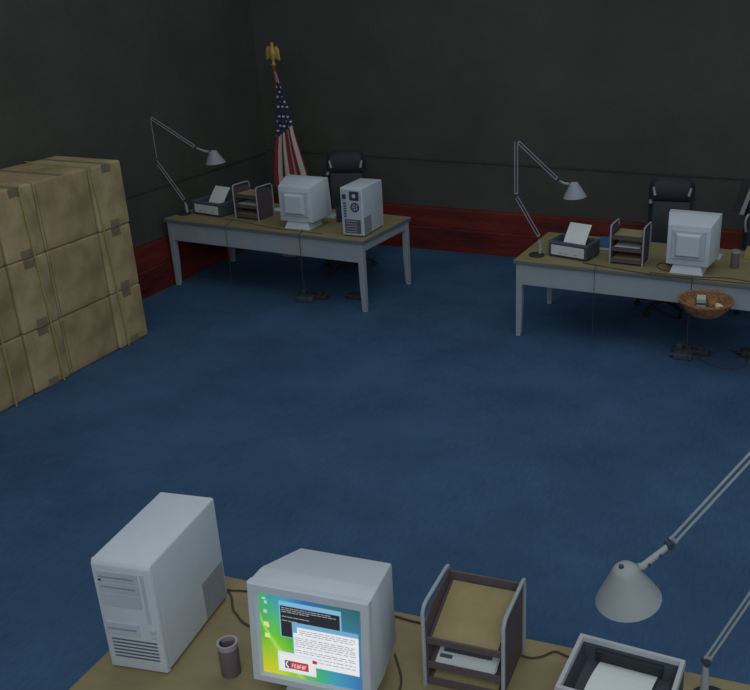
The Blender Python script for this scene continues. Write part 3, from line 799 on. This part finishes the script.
for ya, yb_, nm in ((6.21, 6.30, 'nearest the far end of'), (5.43, 5.485, 'around the middle of'), (4.985, 4.965, 'nearest the camera on')):
    bm = bmesh.new(); xo = XF + .0085; wv = .007
    path = [(xo, yb_, .002), (xo, (ya + yb_) / 2, .9), (xo, ya, 1.664), (XB + .02, ya, 1.664)]
    R = []
    for k, (x, y, z) in enumerate(path):
        nx, nz = (1, 0) if k < 2 else ((.7, .7) if k == 2 else (0, 1))
        R.append([bm.verts.new((x, y - wv, z)), bm.verts.new((x, y + wv, z)), bm.verts.new((x + nx * .003, y + wv, z + nz * .003)), bm.verts.new((x + nx * .003, y - wv, z + nz * .003))])
    for a, b in zip(R, R[1:]):
        for k in range(4): bm.faces.new((a[k], a[(k + 1) % 4], b[(k + 1) % 4], b[k]))
    bm.faces.new(R[0][::-1]); bm.faces.new(R[-1])
    tag(obj('strap', bm, M['strap']), 'thin yellow strap %s the cardboard box stack' % nm, 'strap', 'yellow straps round the box stack')

# ------------------------------------------------------------------ wicker basket on the far right desk's apron
bc = V((-.572, 7.285, .535))
t = thing('wicker_basket', 'round orange wicker basket hooked to the apron of the far right desk', 'basket', tuple(bc))
def basket_profile(f):  # f 0 bottom .. 1 rim
    return .10 + .118 * f ** .6, .118 * f
bm = bmesh.new()
n = 26
for j in range(11):
    r, z = basket_profile(j / 10)
    pts = [V((r * math.cos(2 * PI * k / 52) * (1 + .02 * (-1) ** (k + j)), r * math.sin(2 * PI * k / 52) * (1 + .02 * (-1) ** (k + j)), z + .004)) for k in range(53)]
    tube(bm, pts, .0085, 5, False)
bw = obj('woven_bowl', bm, M['wicker'], t, smooth=True)
obj('bowl_lining', LT([(.02, .004), (.098, .004)] + [(basket_profile(k / 8)[0] - .004, basket_profile(k / 8)[1] + .006) for k in range(1, 9)], 32, None, True, False), M['wicker'], t, smooth=True)
bm = bmesh.new()
for k2 in range(2):
    tube(bm, [V((.222 * math.cos(2 * PI * k / 48), .222 * math.sin(2 * PI * k / 48), .126 + .008 * math.sin(2 * PI * 12 * k / 48 + PI * k2))) for k in range(49)], .010, 6, False)
obj('braided_rim', bm, M['wicker'], t, smooth=True)
for s in (-1, 1):
    obj('hook', T(spline([(s * .07, .205, .113), (s * .07, .222, .141), (s * .07, .250, .138), (s * .07, .254, .113)], 4), .005, 6), M['wicker'], t, smooth=True)
def lump(rx, ry, rz_, seed):
    bm = bmesh.new(); bmesh.ops.create_icosphere(bm, subdivisions=3, radius=1); rr = random.Random(seed); a, b = rr.uniform(0, 6), rr.uniform(0, 6)
    for v in bm.verts:
        k = 1 + .07 * math.sin(4 * v.co.x + a) * math.cos(3 * v.co.y + b)
        v.co = V((v.co.x * rx * k, v.co.y * ry * k, v.co.z * rz_ * k))
    return bm
tag(obj('bread_roll', lump(.052, .055, .042, 1), M['bread'], None, bc + V((-.125, -.01, .088)), (0, 0, .3), True), 'dark brown round lump at the left in the wicker basket', 'food', 'contents of the wicker basket')
tag(obj('bread_loaf', lump(.050, .072, .05, 2), M['bread'], None, bc + V((.058, .045, .090)), (.2, .1, -.3), True), 'larger brown lump right of the middle in the wicker basket', 'food', 'contents of the wicker basket')
tag(obj('cream_roll', lump(.030, .060, .028, 3), M['cream'], None, bc + V((.118, -.070, .098)), (.1, 0, .6), True), 'long cream coloured piece at the right in the wicker basket', 'food', 'contents of the wicker basket')
t = thing('drink_carton', 'pale green carton standing in the middle of the wicker basket', 'carton', tuple(bc + V((-.040, -.02, .0135))), .15)
obj('carton_body', B(-.036, .036, -.036, .036, 0, .13, .004), M['palegreen'], t)
obj('carton_top', loft([[(-.036, -.036, .13), (.036, -.036, .13), (.036, .036, .13), (-.036, .036, .13)], [(-.036, -.003, .16), (.036, -.003, .16), (.036, .003, .16), (-.036, .003, .16)]]), M['palegreen'], t)
obj('carton_band', B(-.0365, .0365, -.0365, .0365, .085, .10), M['fan'], t)

# ------------------------------------------------------------------ power strips, adapters and cables
def make_strip(label, loc, rz):
    t = thing('power_strip', label, 'power strip', loc, rz, 'power strips under the far desks')
    obj('strip_body', B(-.17, .17, -.035, .035, 0, .045, .010, 3), M['strip'], t, smooth=True)
    for k, x in enumerate((-.10, -.02, .09)):
        pg = obj('plug', B(x - .026, x + .026, -.03, .026, .044, .085, .006), M['strip' if k else 'strip_light'], t)
    obj('switch', B(.13, .15, -.014, .014, .044, .052, .002), M['strip_light'], t)
    return t
def make_adapter(name, label, loc, rz, s=1.0, mat='strip', grp='power adapters on the carpet'):
    t = thing(name, label, 'adapter', loc, rz, grp)
    obj('adapter_body', B(-.075 * s, .075 * s, -.05 * s, .05 * s, 0, .05 * s, .010, 3), M[mat], t, smooth=True)
    obj('adapter_nub', T([(-.07 * s, 0, .025 * s), (-.11 * s, 0, .022 * s)], [.018 * s, .008 * s], 8), M[mat], t)
    return t
S1 = V((-4.69, 8.02, 0)); S2 = V((-.70, 7.70, 0))
make_strip('dark power strip on the carpet under the far left desk', tuple(S1), -.04)
make_strip('dark power strip on the carpet under the far right desk, below the basket', tuple(S2), -.04)
make_adapter('power_adapter', 'charcoal adapter lying in front of the strip under the far left desk', (-4.71, 7.90, 0), .1, 1.1, 'strip_light')
make_adapter('power_adapter', 'charcoal adapter lying in front of the strip under the far right desk', (-.755, 7.565, 0), .1, 1.1, 'strip_light')
make_adapter('power_adapter', 'dark adapter on the carpet beside the near right leg of the far left desk', (-4.26, 8.13, 0), .1, 1.0)
make_adapter('power_adapter', 'dark adapter under the far right desk, at the right picture edge', (-.185, 7.80, 0), .1, 1.1)
def cable(label, pts, r=.0045, k=6):
    o = obj('cable', T(spline(pts, k), r, 6), M['cable'], None, smooth=True)
    return tag(o, label, 'cable', 'dark cables')
zc = .7548
e1 = lambda x, dz, off=.028: tuple(on(1, x, -off, dz))
e2 = lambda x, dz, off=.028: tuple(on(2, x, -off, dz))
def drop(f, x, top, end):
    return [top, f(x, zc, -.03), f(x, .756, .002), f(x, .742, .006), f(x, .60, .006), f(x, .45, .005), f(x, .25, .005), end[0], end[1]]
cable('cable from the monitor down the rear of the far left desk to its strip', drop(e1, 1.70, (-4.72, 7.98, zc), [(-4.66, 7.86, .0055), (-4.60, 7.975, .028)]), .0035)
cable('thin cable from the printer down the rear of the far left desk', drop(e1, .80, (-5.62, 8.10, zc), [(-5.58, 7.82, .003), (-5.56, 7.86, .003)]), .0022)
cable('cable from the monitor down the far right desk apron behind the basket', drop(e2, 1.63, (-.74, 7.62, zc), [(-.69, 7.50, .0055), (-.60, 7.66, .0055)]), .0035)
cable('thin cable from the printer down the rear of the far right desk', drop(e2, .77, (-1.62, 7.74, zc), [(-1.565, 7.50, .003), (-1.55, 7.53, .003)]), .0022)
cable('upper of two cables running right along the rear edge of the far right desk', [(-1.10, 7.60, zc), (-.85, 7.575, zc), (-.62, 7.61, zc), (-.42, 7.64, zc), (-.22, 7.60, zc), (-.02, 7.62, zc)])
cable('lower of two cables running along the rear edge of the far right desk', [(-1.72, 7.70, zc), (-1.45, 7.63, zc), (-1.20, 7.57, zc), (-.95, 7.535, zc), (-.55, 7.545, zc), (-.25, 7.535, zc), (-.05, 7.55, zc)])
cable('looped cable beside the left of the monitor on the far right desk', [(-.96, 7.86, zc), (-1.03, 7.92, zc), (-1.075, 7.84, zc), (-1.02, 7.72, zc), (-.90, 7.665, zc), (-.76, 7.655, zc)])
cable('cable loop across the carpet under the far right desk, upper strand', [(-.52, 7.72, .0055), (-.42, 7.86, .0055), (-.36, 7.87, .0055), (-.30, 7.81, .012)], .005)
cable('cable loop across the carpet under the far right desk, lower strand', [(-.62, 7.56, .02), (-.50, 7.48, .0055), (-.36, 7.44, .0055), (-.22, 7.52, .0055), (-.20, 7.66, .0055), (-.19, 7.74, .012)], .005)
cable('cable along the beige top behind printer and tray on far left desk', [(-5.72, 8.09, zc), (-5.45, 8.04, zc), (-5.15, 7.95, zc), (-4.85, 7.90, zc), (-4.45, 7.875, zc)], .0028)
cable('upper cable from the tower to the lit monitor on the nearest desk', [(-2.09, 2.602, .79), (-2.088, 2.634, .758), (-2.06, 2.636, zc), (-2.00, 2.65, zc), (-1.90, 2.655, zc), (-1.60, 2.60, zc), (-1.53, 2.515, .77)], .004)
cable('lower cable bending from the tower to the lit monitor on the nearest desk', [(-2.075, 2.600, .775), (-2.07, 2.625, zc), (-2.035, 2.60, zc), (-1.985, 2.535, zc), (-1.95, 2.508, zc), (-1.85, 2.46, zc), (-1.60, 2.47, zc), (-1.58, 2.48, zc)], .004)
cable('cable from the lit monitor running behind the tray on nearest desk', [(-1.42, 2.52, zc), (-1.36, 2.68, zc), (-1.26, 2.688, zc), (-1.10, 2.678, zc), (-.92, 2.664, zc)], .004)
cable('short cable between tray and printer at the rear of nearest desk', [(-.86, 2.662, zc), (-.76, 2.628, zc), (-.704, 2.644, zc), (-.66, 2.690, zc), (-.62, 2.684, zc), (-.56, 2.668, zc)], .004)
cable('cable curving right of the lit monitor down to the bottom edge', [(-1.24, 2.49, zc), (-1.20, 2.435, zc), (-1.165, 2.38, zc), (-1.145, 2.31, zc), (-1.17, 2.20, zc), (-1.20, 2.08, zc)], .004)

# ------------------------------------------------------------------ light: soft even room light
w = bpy.data.worlds.new('room_light'); bpy.context.scene.world = w; w.use_nodes = True
bg = w.node_tree.nodes['Background']; bg.inputs[0].default_value = (.93, .98, 1.0, 1); bg.inputs[1].default_value = 0.25
def area(name, loc, size, power, tgt):
    d = bpy.data.lights.new(name, 'AREA'); d.shape = 'RECTANGLE'; d.size, d.size_y = size; d.energy = power; d.color = (1, .98, .94)
    o = bpy.data.objects.new(name, d); C.objects.link(o); o.location = loc
    o.rotation_euler = (V(tgt) - V(loc)).to_track_quat('-Z', 'Y').to_euler(); return o
area('added_fill_light', (0.5, -1.5, 5.2), (4, 3), 88, (-2, 6, .5))  # added frontal fill from behind the camera to lift upright faces, no fixture
area('added_fill_light', (-2.0, 5.0, 5.4), (5, 4), 40, (-2, 5, 0))  # added overhead fill for slight direction, no fixture modelled

sc = bpy.context.scene
sc.view_settings.view_transform = 'Standard'; sc.view_settings.look = 'None'
sc.view_settings.exposure = 0.0; sc.view_settings.gamma = 1.0
try: sc.view_settings.use_curve_mapping = False
except Exception: pass
